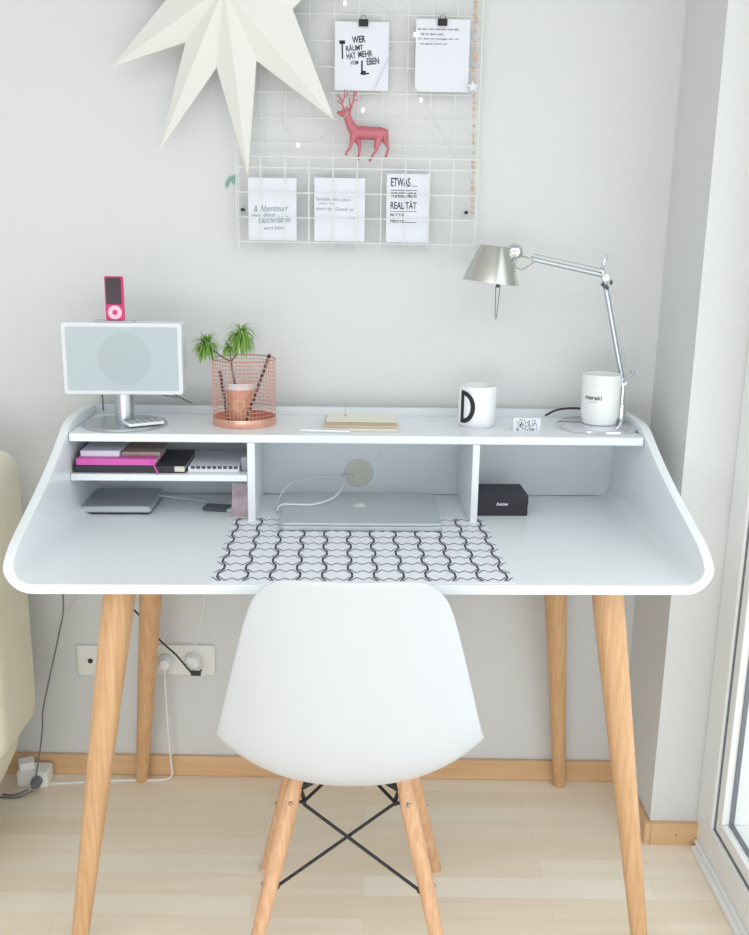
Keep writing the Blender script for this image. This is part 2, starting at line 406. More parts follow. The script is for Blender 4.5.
# ------------------------------------------------------------------ cream armchair at the left edge
ac = thing('cream_armchair', 'cream upholstered armchair at the left edge, beside the desk', 'armchair', (-1.174, -.40, 0))
bm = B(); superell(bm, (.02, .135, .560), (.390, .125, .330), .13, .22, 64, 60); obj('backrest', bm, CREAM, ac)
bm = B(); superell(bm, (.012, -.02, .138), (.385, .29, .138), .4, .3, 48, 24)
for v in bm.verts:
    k = 1-.30*max(0, (.24-v.co.z)/.24)**1.2; v.co.x *= k; v.co.y *= k
obj('seat_base', bm, CREAM, ac)
bm = B(); superell(bm, (0, -.10, .33), (.31, .20, .06), .4, .3); obj('seat_cushion', bm, CREAM, ac)
bm = B(); P = [(.37*math.copysign(abs(math.cos(a))**.3, math.cos(a)), -.02+.285*math.copysign(abs(math.sin(a))**.3, math.sin(a)), .232) for a in [2*PI*i/64 for i in range(65)]]
tube(bm, P, .006, 6); obj('seam_piping', bm, CREAM, ac)

# ------------------------------------------------------------------ wire grid with pocket
gx0, gx1, gz0, gz1, gy = -.297, .224, 1.322, 1.93, -.022
gx = lambda i: gx0+(gx1-gx0)*i/10
grid = thing('wire_wall_grid', 'white wire memo grid with cards, hung on the back wall', 'wall grid', (0, 0, 0))
bm = B(); sp = (gx1-gx0)/10
for i in range(11): tube(bm, [(gx(i), gy, gz0-.006), (gx(i), gy, gz1)], .0021 if i in (0, 10) else .0010, 6)
nz = int((gz1-gz0)/sp)
for j in range(nz+1): tube(bm, [(gx0, gy-.0015, gz0+.012+j*sp), (gx1, gy-.0015, gz0+.012+j*sp)], .0010, 6)
obj('grid_panel', bm, GRIDW, grid)
bm = B(); py = gy-.034; pz1 = gz0+.012+4*sp
for i in range(11):
    tube(bm, [(gx(i), gy, gz0+.012), (gx(i), py, gz0+.012), (gx(i), py, pz1-.03)], .0012, 6)
for j in (0, 1, 2, 3): tube(bm, [(gx0, py-.001, gz0+.012+j*sp), (gx1, py-.001, gz0+.012+j*sp)], .0012, 6)
tube(bm, [(gx0, gy, pz1-.03), (gx0, py, pz1-.03), (gx1, py, pz1-.03), (gx1, gy, pz1-.03)], .0014, 6)
obj('grid_pocket', bm, GRIDW, grid)
for (x, z) in ((-.289, 1.402), (.205, 1.404)):
    bm = B(); tube(bm, [(x, -.001, z), (x, gy-.004, z)], .0035, 10); obj('wall_hook', bm, BLACK, grid)

# cards (drawn in XY, stood upright facing the room)
def card(name, label, x0, x1, z0, z1, y, draw, lean=0., tilt=0.):
    bm = B(); w, h = x1-x0, z1-z0
    prism(bm, [(0, 0), (w, 0), (w, h), (0, h)], -.0006, 0)
    draw(bm, w, h)
    me = obj(name, bm, [PAPER, BLK, NAVY, BLUEINK], None, smooth=False)
    me.matrix_world = Matrix.Translation((x0, y, z0)) @ Matrix.Rotation(tilt, 4, 'Y') @ Matrix.Rotation(lean, 4, 'X') @ WALLM
    return tag(me, label, 'card', 'cards on the wire grid')
def d1(bm, w, h):
    k = w/.112
    def T(s, x, y, hh, ww, mi=2, r=.10, sh=0): text(bm, s, x*k, y*k, hh*k, mi, w=ww*k, rot=r, shear=sh, bold=.03)
    T('WER', .036, .0915, .0135, .028, 1)
    T('T', .010, .061, .036, .012, 1, .03); T('RÄUMT', .0235, .0755, .0130, .036)
    T('HAT', .025, .0605, .0125, .019); T('MEHR', .049, .0640, .0125, .030)
    T('VOM', .0325, .0495, .0080, .017); T('L', .055, .034, .025, .010, 1, 0); T('EBEN', .067, .0500, .0135, .026)
    stroke(bm, [(.058*k, .037*k), (.055*k, .033*k), (.060*k, .032*k), (.071*k, .034*k)], .003*k, .0003, 1)
def d2(bm, w, h):
    for i, (s, x, ww) in enumerate((('es war ein mensch was die', .004, .086), ('da zu dem sein', .010, .048), ('Du bist so mutiger ein du', .004, .086), ('es ganz kann ist', .010, .056))):
        text(bm, s, x, h-.022-i*.0098, .0048, 2, w=ww, bold=.01)
def d3(bm, w, h):
    for s, x, z, hh, ww, mi in (('& Abenteuer', .012, .060, .013, .076, 3), ('aus dem', .008, .049, .008, .050, 3), ('Bauchkribbeln', .022, .036, .014, .070, 3), ('wird leben', .034, .022, .008, .046, 3)):
        text(bm, s, x, z, hh, mi, w=ww, shear=.3, rot=.04)
def d4(bm, w, h):
    for s, x, z, hh, ww in (('Genieße dein Leben', .004, .086, .007, .074), ('jeden Tag', .008, .077, .006, .036), ('denn das Glueck ist', .004, .066, .007, .082), ('jetzt', .072, .046, .006, .022)):
        text(bm, s, x, z, hh, 3, w=ww, shear=.25, rot=-.015)
def d5(bm, w, h):
    text(bm, 'ETWAS', .009, .118, .018, 1, w=.042, bold=.015); stroke(bm, [(.054, .119), (.066, .119)], .001, .0003)
    stroke(bm, [(.009, .110), (.066, .110)], .0014, .0003, 2)
    text(bm, 'WENIGER MEHR', .009, .095, .011, 1, w=.057, bold=.02)
    text(bm, 'REALITÄT', .009, .071, .018, 1, w=.057, bold=.015); stroke(bm, [(.009, .066), (.066, .066)], .001, .0003)
    text(bm, 'BITTE', .009, .056, .005, 1, w=.030, bold=.01)
    text(bm, 'HEUTE', .009, .042, .008, 1, w=.030, bold=.015); stroke(bm, [(.040, .043), (.066, .043)], .0012, .0003)
yc = gy-.0042
c1 = card('quote_card', 'white card with slanted hand-lettered quote under the left black clip, above the deer', -.087, .027, 1.652, 1.788, yc-.001, d1)
c2 = card('typed_card', 'white card with four typed lines at its top, under the right black clip', .084, .198, 1.652, 1.796, yc-.001, d2)
c3 = card('handwritten_card', 'white handwritten card in the grid pocket, leftmost of three', -.273, -.168, 1.3375, 1.469, gy-.022, d3)
c4 = card('handwritten_card', 'white card with three faint handwritten lines, middle card in the grid pocket', -.129, -.019, 1.3375, 1.471, gy-.022, d4)
c5 = card('lettered_card', 'white card with bold black capitals and thin rules, rightmost in the grid pocket', .028, .122, 1.3375, 1.482, gy-.022, d5)
for x, z, w in ((-.027, 1.788, 'left'), (.139, 1.792, 'right')):
    bm = B()
    box(bm, -.0100, .0100, -.0075, -.0055, -.010, .002); box(bm, -.0100, .0100, .0015, .0035, -.010, .002)
    box(bm, -.0100, .0100, -.0075, .0035, .002, .004); tube(bm, [(-.006, -.0075, .003), (-.004, -.009, .010), (.004, -.009, .010), (.006, -.0075, .003)], .0006, 6)
    o = obj('binder_clip', bm, BLK, None, (x, gy-.004, z), smooth=False); tag(o, f'small black binder clip holding the {"quote" if w=="left" else "typed"} card on the grid', 'clip', 'black binder clips')

# ------------------------------------------------------------------ deer
K = .000216; ox, oz, oy = -.026, 1.570, gy-.022
def dp(cx, cy, y=0): return ((cx-350)*K, y, (500-cy)*K)
V = []; E = []; R = []
def chain(pts, start=None):
    prev = start
    for (cx, cy, y, r) in pts:
        V.append(dp(cx, cy, y)); R.append(r*K*(1.0 if r >= 40 else 1.15)); i = len(V)-1
        if prev is not None: E.append((prev, i))
        prev = i
    return prev
s0 = chain([(520, 525, 0, 62)])
sh_ = chain([(440, 530, 0, 66), (350, 525, 0, 68), (280, 520, 0, 64)], s0)
nk = chain([(235, 465, 0, 50), (205, 400, 0, 42), (190, 350, 0, 38)], sh_)
chain([(150, 348, 0, 28), (108, 338, 0, 14)], nk)
chain([(225, 300, .004, 12), (245, 280, .005, 5)], nk)
chain([(185, 310, -.004, 12), (200, 285, -.006, 5)], nk)
rp = chain([(565, 520, 0, 44)], s0); chain([(588, 540, 0, 16), (592, 556, 0, 8)], rp)
f1 = chain([(262, 575, -.005, 34), (243, 620, -.006, 17), (228, 670, -.006, 13), (196, 712, -.006, 11), (190, 730, -.006, 14)], sh_)
chain([(300, 590, .005, 34), (322, 640, .006, 18), (322, 700, .006, 12), (312, 750, .006, 11), (306, 772, .006, 14)], sh_)
chain([(505, 590, -.005, 40), (490, 650, -.006, 26), (488, 690, -.006, 14), (450, 745, -.006, 11), (428, 785, -.006, 14)], s0)
chain([(575, 580, .005, 34), (592, 625, .006, 18), (610, 670, .006, 12), (596, 715, .006, 11), (586, 738, .006, 14)], rp)
deer = thing('deer_figure', 'metallic pink toy deer with antlers standing on the wire grid', 'deer figurine', (ox, oy, oz))
bm = B()
for v_, r_ in zip(V, R): ball(bm, v_, r_, 12, sy=.85 if r_ > 40*K else 1)
for a_, b_ in E: tube(bm, [V[a_], V[b_]], (R[a_]*.97, R[b_]*.97), 12)
db = obj('deer_body', bm, DEERM, deer)
rm = db.modifiers.new('remesh', 'REMESH'); rm.mode = 'VOXEL'; rm.voxel_size = .0006; rm.use_smooth_shade = True
sm_ = db.modifiers.new('smooth', 'SMOOTH'); sm_.factor = .6; sm_.iterations = 6
bm = B()
for sy, dx in ((-1, -12), (1, 22)):
    q = lambda cx, cy: dp(cx+dx, cy, sy*.004+sy*(330-cy)*.00003)
    tube(bm, [q(185, 325), q(160, 270), q(150, 220), q(120, 190), q(110, 180)] if sy < 0 else [q(185, 325), q(215, 270), q(235, 215), q(240, 160), q(245, 130)], (11*K, 6*K), 8, smooth=4)
    for P in ([(155, 255), (178, 210), (180, 160), (185, 125)], [(160, 270), (125, 240), (108, 225)], [(180, 200), (205, 180), (215, 150)]) if sy < 0 else ([(205, 280), (195, 230), (200, 190)], [(230, 230), (262, 215), (285, 225)], [(238, 180), (262, 160), (268, 135)]):
        tube(bm, [q(*p) for p in P], (9*K, 4*K), 6, smooth=3)
obj('antlers', bm, DEERM, deer)

# ------------------------------------------------------------------ paper star
star = thing('paper_star', 'large folded white paper star lantern hanging against the wall at upper left', 'paper star', (-.306, -.005, 1.83))
sc = 1/433*.965
rays = [(149.4, 128), (116.2, 157), (84.3, 162), (47.8, 147), (-24, 150), (-50, 160), (-88, 165), (-124, 160), (-160, 140)]
bm = B(); apex = bm.verts.new((0, -.115, 0)); back = bm.verts.new((0, -.012, 0)); n = len(rays)
tips = [bm.verts.new((l*sc*math.cos(math.radians(a)), -.06, -l*sc*math.sin(math.radians(a)))) for a, l in rays]
vf, vb = [], []
for i in range(n):
    a0, l0 = rays[i]; a1, l1 = rays[(i+1) % n]
    if a1 > a0: a1 -= 360
    am = math.radians((a0+a1)/2); l = (l0+l1)/2*.41*sc
    vf.append(bm.verts.new((l*math.cos(am), -.066, -l*math.sin(am)))); vb.append(bm.verts.new((l*math.cos(am), -.054, -l*math.sin(am))))
for i in range(n):
    j = (i-1) % n
    bm.faces.new((apex, tips[i], vf[i])); bm.faces.new((apex, vf[j], tips[i])); bm.faces.new((back, vb[i], tips[i])); bm.faces.new((back, tips[i], vb[j]))
    bm.faces.new((tips[i], vb[i], vf[i])); bm.faces.new((tips[i], vf[j], vb[j]))
obj('star_body', bm, STARP, star, smooth=False)
bm = B(); tube(bm, [(0, -.012, .0), (0, -.006, .05), (0, -.004, .75)], .002, 6); obj('hanging_cord', bm, CABW, star)

# ------------------------------------------------------------------ fairy lights, bead garland, leaf ornament
fl = thing('fairy_lights', 'thin wire string of tiny lit fairy lights looped over the wire grid', 'fairy lights', (0, 0, 0))
fy = gy-.008
bulbs = [(-.158, 1.688), (-.165, 1.538), (-.066, 1.822), (.082, 1.764), (.098, 1.634), (-.026, 1.612)]
bm = B()
tube(bm, [(-.30, fy, 1.86), (-.20, fy, 1.80), (-.158, fy, 1.70), (-.12, fy, 1.675), (-.08, fy, 1.62), (-.06, fy-.03, 1.60), (-.12, fy, 1.553), (-.165, fy, 1.545)], .0007, 5, smooth=6)
tube(bm, [(-.165, fy, 1.545), (-.20, fy, 1.60), (-.16, fy, 1.76), (-.066, fy, 1.826), (-.03, fy-.004, 1.84), (.03, fy-.004, 1.80), (.075, fy, 1.77), (.082, fy, 1.765), (.06, fy, 1.70), (.098, fy, 1.640), (.15, fy-.004, 1.56), (.18, fy-.004, 1.50)], .0007, 5, smooth=6)
tube(bm, [(-.05, fy, 1.635), (-.026, fy, 1.617), (.0, fy, 1.66), (.04, fy-.004, 1.74), (.082, fy, 1.765)], .0007, 5, smooth=6)
tube(bm, [(-.21, fy, 1.90), (-.10, fy, 1.87), (-.066, fy, 1.826)], .0007, 5, smooth=6)
obj('light_wire', bm, THREAD, fl)
for x, z in bulbs:
    bm = B(); ball(bm, (0, 0, 0), .0036, 10, sz=1.3); obj('light_bulb', bm, BULB, fl, (x, fy-.002, z))
ga = thing('bead_garland', 'string of small wooden beads with a white star along the right edge of the grid', 'garland', (.213, 0, 0))
bm = B(); tube(bm, [(-.006, gy-.007, 1.90), (-.004, gy-.007, 1.75), (.001, gy-.007, 1.55), (.004, gy-.007, 1.388)], .0006, 5, smooth=4); obj('thread', bm, THREAD, ga)
bm = B(); z = 1.885; i = 0
while z > 1.39:
    t = (1.90-z)/.51; ball(bm, (-.006+.010*t+random.uniform(-.001, .001), gy-.008, z), random.choice((.0033, .0042, .005)), 8, (0 if i % 4 else 1)); z -= random.choice((.011, .014, .02)); i += 1
obj('beads', bm, [BEAD, BEADP], ga)
bm = B(); prism(bm, [((.013 if k % 2 == 0 else .0055)*math.sin(PI*k/5), (.013 if k % 2 == 0 else .0055)*math.cos(PI*k/5)) for k in range(10)], 0, .003, 0, Matrix.Translation((-.006, gy-.014, 1.662)) @ WALLM)
obj('star_charm', bm, PAPER, ga, smooth=False)
bm = B()
for dx, dz, r in ((0, .006, .9), (.008, 0, -.8), (-.006, -.004, .2), (.012, .008, .3)):
    superell(bm, (0, 0, 0), (.004, .0015, .010), .9, .9, 12, 8)
    bm.verts.ensure_lookup_table()
    for v in bm.verts[-12*7:]: v.co = MT(dx, 0, dz, 0, 0, r) @ v.co
tag(obj('leaf_ornament', bm, TEAL, None, (-.318, -.0017, 1.462)), 'tiny pale teal leaf ornament on the wall left of the grid', 'ornament')

# ------------------------------------------------------------------ speaker dock, remote, player
e = 0.02
spk = thing('speaker_dock', 'white framed speaker on a silver column and round base, left end of the top shelf', 'speaker', D(-.502, -.145, ZS), DA+.03)
bm = B(); lathe(bm, [(.0, 0), (.088, 0), (.089, .003), (.087, .006), (.0, .0075)], 56); obj('base', bm, ALU, spk)
bm = B(); lathe(bm, [(.0195, .006), (.0195, .080)], 32); obj('column', bm, ALU, spk)
SW, SH, S0 = .246, .150, .070
bm = B(); o_ = rrect(SW, SH, .006, 4, 0, S0+SH/2); prism(bm, o_, 0, .058, 0, Matrix.Translation((.006, .028, 0)) @ WALLM)
obj('cabinet', bm, mat('white_cabinet', (222, 226, 230), .4), spk, bevel=.002)
bm = B(); prism(bm, rrect(SW-.018, SH-.018, .003, 3, 0, S0+SH/2), 0, .0012, 0, Matrix.Translation((.006, -.0302, 0)) @ WALLM)
gr = obj('grille', bm, FABRIC, spk)
bm = B(); prism(bm, [(.0545*math.cos(2*PI*k/48)+.004, S0+SH/2+.0545*math.sin(2*PI*k/48)) for k in range(48)], 0, .0004, 0, Matrix.Translation((.006, -.0315, 0)) @ WALLM)
obj('driver_cone', bm, DOTC, gr)
bm = B(); box(bm, -.052, .030, -.020, .012, S0+SH, S0+SH+.003); obj('dock_tray', bm, ALU, spk, bevel=.001)
bm = B(); tube(bm, [(.02, .06, .085), (.05, .075, .07), (.09, .09, .052), (.13, .10, .03)], .0018, 6, smooth=6); obj('speaker_cable', bm, CABG, spk); bm = B(); tube(bm, [(.02, .06, .08), (.06, .08, .055), (.10, .085, .045)], .0012, 6, smooth=6); obj('speaker_cable', bm, CABG, spk); bm = B()
tube(bm, [(-.066, .07, .075), (-.066, .095, .05), (-.066, .10, .012)], .0018, 6, smooth=6)
obj('speaker_cable', bm, CABG, spk)
BTN = mat('grey_button', (150, 158, 164), .5)
rc = thing('remote_control', 'slim white remote with rows of buttons lying on the speaker base', 'remote', D(-.457, -.175, ZS+.0082), DA+.55)
bm = B(); prism(bm, rrect(.078, .042, .003), 0, .006); obj('remote_body', bm, CERAM, rc, bevel=.001)
for i in range(5):
    for j in range(3):
        bm = B(); box(bm, -.0040, .0040, -.0048, .0048, 0, .0014); obj('button', bm, BTN, rc, (-.029+i*.0145, -.0128+j*.0128, .006), bevel=.0004)
mp = thing('music_player', 'pink music player with dark screen and pale click wheel, docked upright on the speaker', 'music player', D(-.509, -.158, ZS+S0+SH+.0032), DA+.05)
bm = B(); prism(bm, rrect(.038, .090, .003, 4, 0, .045), 0, .007, 0, Matrix.Translation((0, .0035, 0)) @ WALLM); obj('player_body', bm, PINK, mp, bevel=.0015)
bm = B(); prism(bm, rrect(.031, .054, .001, 3, -.001, .060), 0, .0006, 0, Matrix.Translation((0, -.0036, 0)) @ WALLM); obj('screen', bm, SCREEN, mp)
bm = B(); lathe(bm, [(.0055, 0), (.0055, .0010), (.0140, .0010), (.0140, 0)], 32, Matrix.Translation((.000, -.0036, .0168)) @ WALLM, cap=False); obj('click_wheel', bm, PINKL, mp)

# ------------------------------------------------------------------ copper basket, cup, straws, plant
bx_, by_ = -.2495, -.118
BR, BH = .0675, .142
cb = thing('wire_basket', 'round copper wire basket holding a plant cup and striped straws, on the top shelf', 'basket', D(bx_, by_, ZS), DA)
bm = B(); nw = 52
for i in range(nw):
    a = 2*PI*i/nw; tube(bm, [(BR*math.cos(a), BR*math.sin(a), .002), (BR*math.cos(a), BR*math.sin(a), BH)], .00045, 4)
for j in range(1, 17):
    z = BH*j/17; tube(bm, [(BR*math.cos(2*PI*k/40), BR*math.sin(2*PI*k/40), z) for k in range(41)], .0006, 4, cap=False)
obj('wire_mesh', bm, COPPER, cb)
bm = B(); tube(bm, [(BR*math.cos(2*PI*k/48), BR*math.sin(2*PI*k/48), BH) for k in range(49)], .0014, 8, cap=False); obj('top_rim', bm, COPPER, cb)
bm = B(); lathe(bm, [(0, 0), (BR+.0008, 0), (BR+.0014, .003), (BR+.0010, .018), (BR-.0012, .018), (BR-.0014, .003), (0, .003)], 48, cap=False); obj('base_dish', bm, COPPERD, cb)
CUP = noise_mat('copper_paper_cup', (214, 150, 122), (226, 172, 146), (50, 50, 50), 2, .5)
ux, uy = bx_-.0080, by_-.010
cup = thing('plant_cup', 'tapered copper coloured cup with round emblem inside the wire basket', 'cup', D(ux, uy, ZS+.0034), DA)
bm = B(); lathe(bm, [(0, 0), (.0210, 0), (.0320, .074), (.0305, .074), (.0200, .002), (0, .002)], 32, cap=False); obj('cup_body', bm, CUP, cup)
bm = B(); lathe(bm, [(.0318, .0745), (.0335, .089), (.0325, .089), (.0306, .0745)], 32, cap=False); obj('clear_rim', bm, mat('clear_cup_rim', (235, 232, 232), .15), cup)
bm = B()
for k in range(24):
    a0, a1 = 2*PI*k/24, 2*PI*(k+1)/24
    def w(a, r):
        X = r*math.cos(a)*1.0; Z = .043+r*math.sin(a); rad = .0210+.0110*Z/.074+.0005; th = X/rad-PI/2
        return bm.verts.new((rad*math.cos(th), rad*math.sin(th), Z))
    bm.faces.new((w(a0, .009), w(a1, .009), w(a1, .0135), w(a0, .0135)))
text_em = obj('emblem_ring', bm, mat('pale_emblem', (226, 196, 150), .5), cup)
def straw(label, p0, p1):
    a, b = Vector(D(*p0)), Vector(D(*p1)); bm = B(); n = 15
    for i in range(n):
        # spiral look: alternating slanted bands
        tube(bm, [a.lerp(b, i/n)-a, a.lerp(b, (i+.74)/n)-a], .0034, 8, 0, cap=False); tube(bm, [a.lerp(b, (i+.74)/n)-a, a.lerp(b, (i+1)/n)-a], .0030, 8, 1, cap=False)
    o = obj('striped_straw', bm, [BLK, mat('straw_paper', (204, 168, 160), .6)], None, a); return tag(o, label, 'straw', 'striped paper straws in the basket')
straw('black striped paper straw leaning to the right rim of the copper basket', (bx_+.004, by_-.052, ZS+.006), (bx_+.058, by_-.022, ZS+.156))
straw('black striped paper straw leaning to the left behind the copper cup', (bx_-.030, by_-.046, ZS+.006), (bx_-.048, by_-.030, ZS+.120))
pl = thing('papyrus_plant', 'small green plant with drooping grass-like tufts growing from the copper cup', 'plant', D(ux, uy, ZS+.074), DA)
bm = B(); tube(bm, [(-.004, 0, -.02), (-.012, 0, .020), (-.018, 0, .062)], (.0030, .0024), 8, smooth=6)
tube(bm, [(-.018, 0, .062), (-.040, 0, .074), (-.066, 0, .096)], (.0018, .0012), 8, smooth=6)
tube(bm, [(-.018, 0, .062), (-.006, 0, .078), (.004, 0, .105), (.008, 0, .126)], (.0018, .0012), 8, smooth=6)
tube(bm, [(-.018, 0, .062), (-.020, 0, .080), (-.022, 0, .094)], (.0014, .001), 8, smooth=4)
obj('stem', bm, STEM, pl)
for (c, rad, nl, droop, hgt) in (((-.070, 0, .098), .028, 230, .9, .8), ((.004, 0, .120), .034, 230, 1.15, .9), ((-.024, 0, .094), .018, 40, .9, .8)):
    bm = B()
    for i in range(nl):
        a = random.uniform(0, 2*PI); el = random.uniform(-1.0, 1.3); L = rad*random.uniform(.75, 1.25); p = Vector((0, 0, 0)); pts = [p.copy()]
        d = Vector((math.cos(a)*math.cos(el), math.sin(a)*math.cos(el), math.sin(el)))
        for k in range(7):
            p = p+d*L*1.5/7; d = (d+Vector((0, 0, -.33*droop))).normalized(); pts.append(p.copy())
        s = Vector((-math.sin(a), math.cos(a), 0))*random.uniform(.0014, .0023); prev = None
        for k, q in enumerate(pts):
            f = (1-(k/7)**2)*(.5+.5*min(1, k/2)); e1, e2 = bm.verts.new(q-s*f), bm.verts.new(q+s*f)
            if prev: bm.faces.new((prev[0], prev[1], e2, e1))
            prev = (e1, e2)
    obj('leaf_tuft', bm, GREEN, pl, c)

# ------------------------------------------------------------------ notepad, mug, small box
nb = thing('notepad', 'white notepad with a tan card front lying flat at the middle of the top shelf', 'notepad', D(.004, -.150, ZS), DA-.03)
bm = B(); box(bm, -.078, .078, -.050, .075, 0, .007); obj('pages', bm, PAGES, nb, bevel=.001)
bm = B(); box(bm, -.079, .077, -.047, .075, .0072, .0125); obj('card_cover', bm, TAN, nb, bevel=.001)
bm = B(); box(bm, -.076, .076, -.012, .076, .0127, .0155); obj('top_sheet', bm, mat('cream_sheet', (236, 234, 222), .8), nb, bevel=.0006)
bm = B(); tube(bm, [(0, 0, 0), (0, 0, .026)], .0007, 6); tube(bm, [(-.006, 0, .026), (.006, 0, .026)], .0008, 6); lathe(bm, [(0, 0), (.004, 0), (.004, .001), (0, .001)], 16)
tag(obj('pin_holder', bm, ALU, None, D(-.030, -.100, ZS+.0158)), 'tiny T-shaped metal pin standing on the white notepad', 'pin')
bm = B(); tube(bm, [(0, 0, 0), (.105, -.010, .0)], .0028, 8)
tag(obj('white_pencil', bm, CERAM, None, D(-.125, -.205, ZS+.0030), (0, 0, DA)), 'thin white pencil lying in front of the notepad', 'pencil')
mg = thing('letter_mug', 'white porcelain mug with a large black letter D on the top shelf', 'mug', D(.2590, -.118, ZS), DA)
bm = B(); lathe(bm, [(0, 0), (.036, 0), (.0395, .004), (.0410, .012), (.0412, .088), (.0402, .0895), (.0390, .088), (.0388, .012), (.034, .007), (0, .006)], 48, cap=False); obj('mug_body', bm, CERAM, mg)
bm = B(); tube(bm, [(.012, .039, .068), (.018, .060, .070), (.020, .070, .050), (.018, .060, .026), (.012, .039, .024)], .0042, 10, smooth=5); obj('handle', bm, CERAM, mg)
bm = B()
def wrap(bm, R0, ang0):
    for v in bm.verts:
        th = v.co.x/R0+ang0; r = R0+.0004; v.co = Vector((r*math.sin(th), -r*math.cos(th), v.co.y))
def subdiv_x(bm, n=2):
    bmesh.ops.triangulate(bm, faces=bm.faces[:]); bmesh.ops.subdivide_edges(bm, edges=[e for e in bm.edges if e.calc_length() > .006], cuts=n, use_grid_fill=False)
W_, H_, S_ = .037, .071, .0100      # tall rounded capital D, drawn as one band
outer = [(0, 0), (.010, 0)]+[(.010+(W_-.010)*math.sin(t), .035-.035*math.cos(t)) for t in [PI*k/24 for k in range(1, 24)]]+[(.010, H_), (0, H_)]
inner = [(S_, S_), (.010, S_)]+[(.010+(W_-.010-S_)*math.sin(t), .035-(.035-S_)*math.cos(t)) for t in [PI*k/24 for k in range(1, 24)]]+[(.010, H_-S_), (S_, H_-S_)]
ov = [bm.verts.new((x, y, 0)) for x, y in outer]; iv = [bm.verts.new((x, y, 0)) for x, y in inner]
for i in range(len(ov)):
    j = (i+1) % len(ov); bm.faces.new((ov[i], ov[j], iv[j], iv[i]))
for v in bm.verts: v.co.y += .0105
bmesh.ops.subdivide_edges(bm, edges=bm.edges[:], cuts=2, use_grid_fill=True)
wrap(bm, .0413, -1.14)
obj('letter_print', bm, BLK, mg)
bm = B(); box(bm, -.029, .029, 0, .016, 0, .029)
random.seed(3)
for i in range(60):
    x, z = random.uniform(-.026, .022), random.uniform(.003, .026)
    if z > .016+.02*x/.05 and random.random() < .3: continue
    a = random.uniform(0, PI); L = random.uniform(.0012, .0035)
    stroke(bm, [(x-L*math.cos(a)/2, z-L*math.sin(a)/2), (x+L*math.cos(a)/2, z+L*math.sin(a)/2)], random.uniform(.0012, .002), .0003, 1, WALLM)
tag(obj('patterned_box', bm, [PAPER, NAVY], None, D(.358, -.182, ZS), (0, 0, DA), smooth=False), 'small white box with black speckled pattern between the mug and the lamp', 'box')

# ------------------------------------------------------------------ desk lamp
LX, LY = .525, -.130
lamp = thing('desk_lamp', 'silver articulated desk lamp with a conical shade on the right end of the top shelf', 'desk lamp', D(LX, LY, ZS), DA)
bm = B(); lathe(bm, [(0, 0), (.088, 0), (.0895, .003), (.088, .008), (.083, .0105), (0, .0115)], 64, cap=False); obj('base', bm, CHROME, lamp)
px_, py_ = .056, .018
bm = B(); lathe(bm, [(.0105, .010), (.0100, .030), (.0090, .050), (.0056, .052), (.0052, .092)], 24, Matrix.Translation((px_, py_, 0))); obj('post', bm, CHROME, lamp)
J1, J2, J3 = Vector((px_-.002, py_, .100)), Vector((-.002, py_, .318)), Vector((-.172, py_, .358))
bm = B(); lathe(bm, [(.0085, -.008), (.0085, .008)], 20, Matrix.Translation(J1) @ Matrix.Rotation(PI/2, 4, 'X'))
tube(bm, [J1+Vector((0, -.009, 0)), J1+Vector((.008, -.012, .008)), J1+Vector((.017, -.012, .020))], .0028, 8); ball(bm, J1+Vector((.018, -.012, .022)), .0048, 10); obj('lower_joint', bm, ALU, lamp)
bm = B(); tube(bm, [J1, J2], .0056, 12); obj('lower_arm', bm, ALU, lamp)
bm = B(); tube(bm, [J1+Vector((.016, -.004, .018)), J2+Vector((.012, -.004, .006))], .0009, 6); obj('tension_wire', bm, STEEL, lamp)
bm = B()
for s in (-1, 1): tube(bm, [J2+Vector((.006, s*.006, -.006)), J2+Vector((-.006, s*.007, .016)), J2+Vector((-.004, s*.006, .036)), J2+Vector((.001, s*.003, .050))], .0026, 8, smooth=5)
lathe(bm, [(.0075, -.009), (.0075, .009)], 20, Matrix.Translation(J2+Vector((0, 0, .006))) @ Matrix.Rotation(PI/2, 4, 'X'))
ball(bm, J2+Vector((.001, 0, .050)), .004, 10); obj('elbow_joint', bm, CHROME, lamp)
bm = B(); tube(bm, [J2+Vector((-.006, -.004, -.006)), J2+Vector((.008, -.004, -.018))], .0045, 8); ball(bm, J2+Vector((.013, -.006, -.004)), .0036, 8, sz=1.5); obj('elbow_knob', bm, DARKG, lamp)
bm = B(); tube(bm, [J2+Vector((0, 0, .010)), J3+Vector((.012, 0, .002))], .0052, 12); obj('upper_arm', bm, ALU, lamp)
bm = B(); tube(bm, [J2+Vector((0, 0, .022)), J3+Vector((.012, 0, .013))], .0008, 6); obj('tension_wire', bm, STEEL, lamp)
HD = J3+Vector((-.046, 0, .004))
bm = B(); ball(bm, HD+Vector((.018, 0, .013)), .0180, 20, sx=1.1, sz=1.0); lathe(bm, [(.012, -.014), (.0135, 0), (.012, .016)], 20, Matrix.Translation(HD+Vector((.010, 0, .012))) @ Matrix.Rotation(PI/2, 4, 'Y')); obj('shade_pivot', bm, CHROME, lamp)
bm = B(); a = HD+Vector((.020, -.012, .002))
tube(bm, [a, a+Vector((.014, 0, .002)), J3+Vector((.010, -.012, .002)), J3+Vector((.012, -.012, -.006)), J3+Vector((-.012, -.012, -.020)), a+Vector((.000, 0, -.022)), a], .0018, 8)
tube(bm, [J3+Vector((.011, -.012, .006)), J3+Vector((.011, .002, .006))], .0022, 8); obj('swivel_bracket', bm, STEEL, lamp)
SM = Matrix.Translation(HD+Vector((-.026, 0, -.016))) @ Matrix.Rotation(math.radians(6), 4, 'Y')
bm = B(); lathe(bm, [(.0, .040), (.031, .040), (.033, .038), (.061, -.036), (.0595, -.036), (.0315, .037), (0, .038)], 64, SM, cap=False); obj('lamp_shade', bm, SALU, lamp, ang=30)
bm = B(); ball(bm, SM @ Vector((0, 0, -.004)), .020, 16, sz=1.3); obj('bulb', bm, CERAM, lamp)
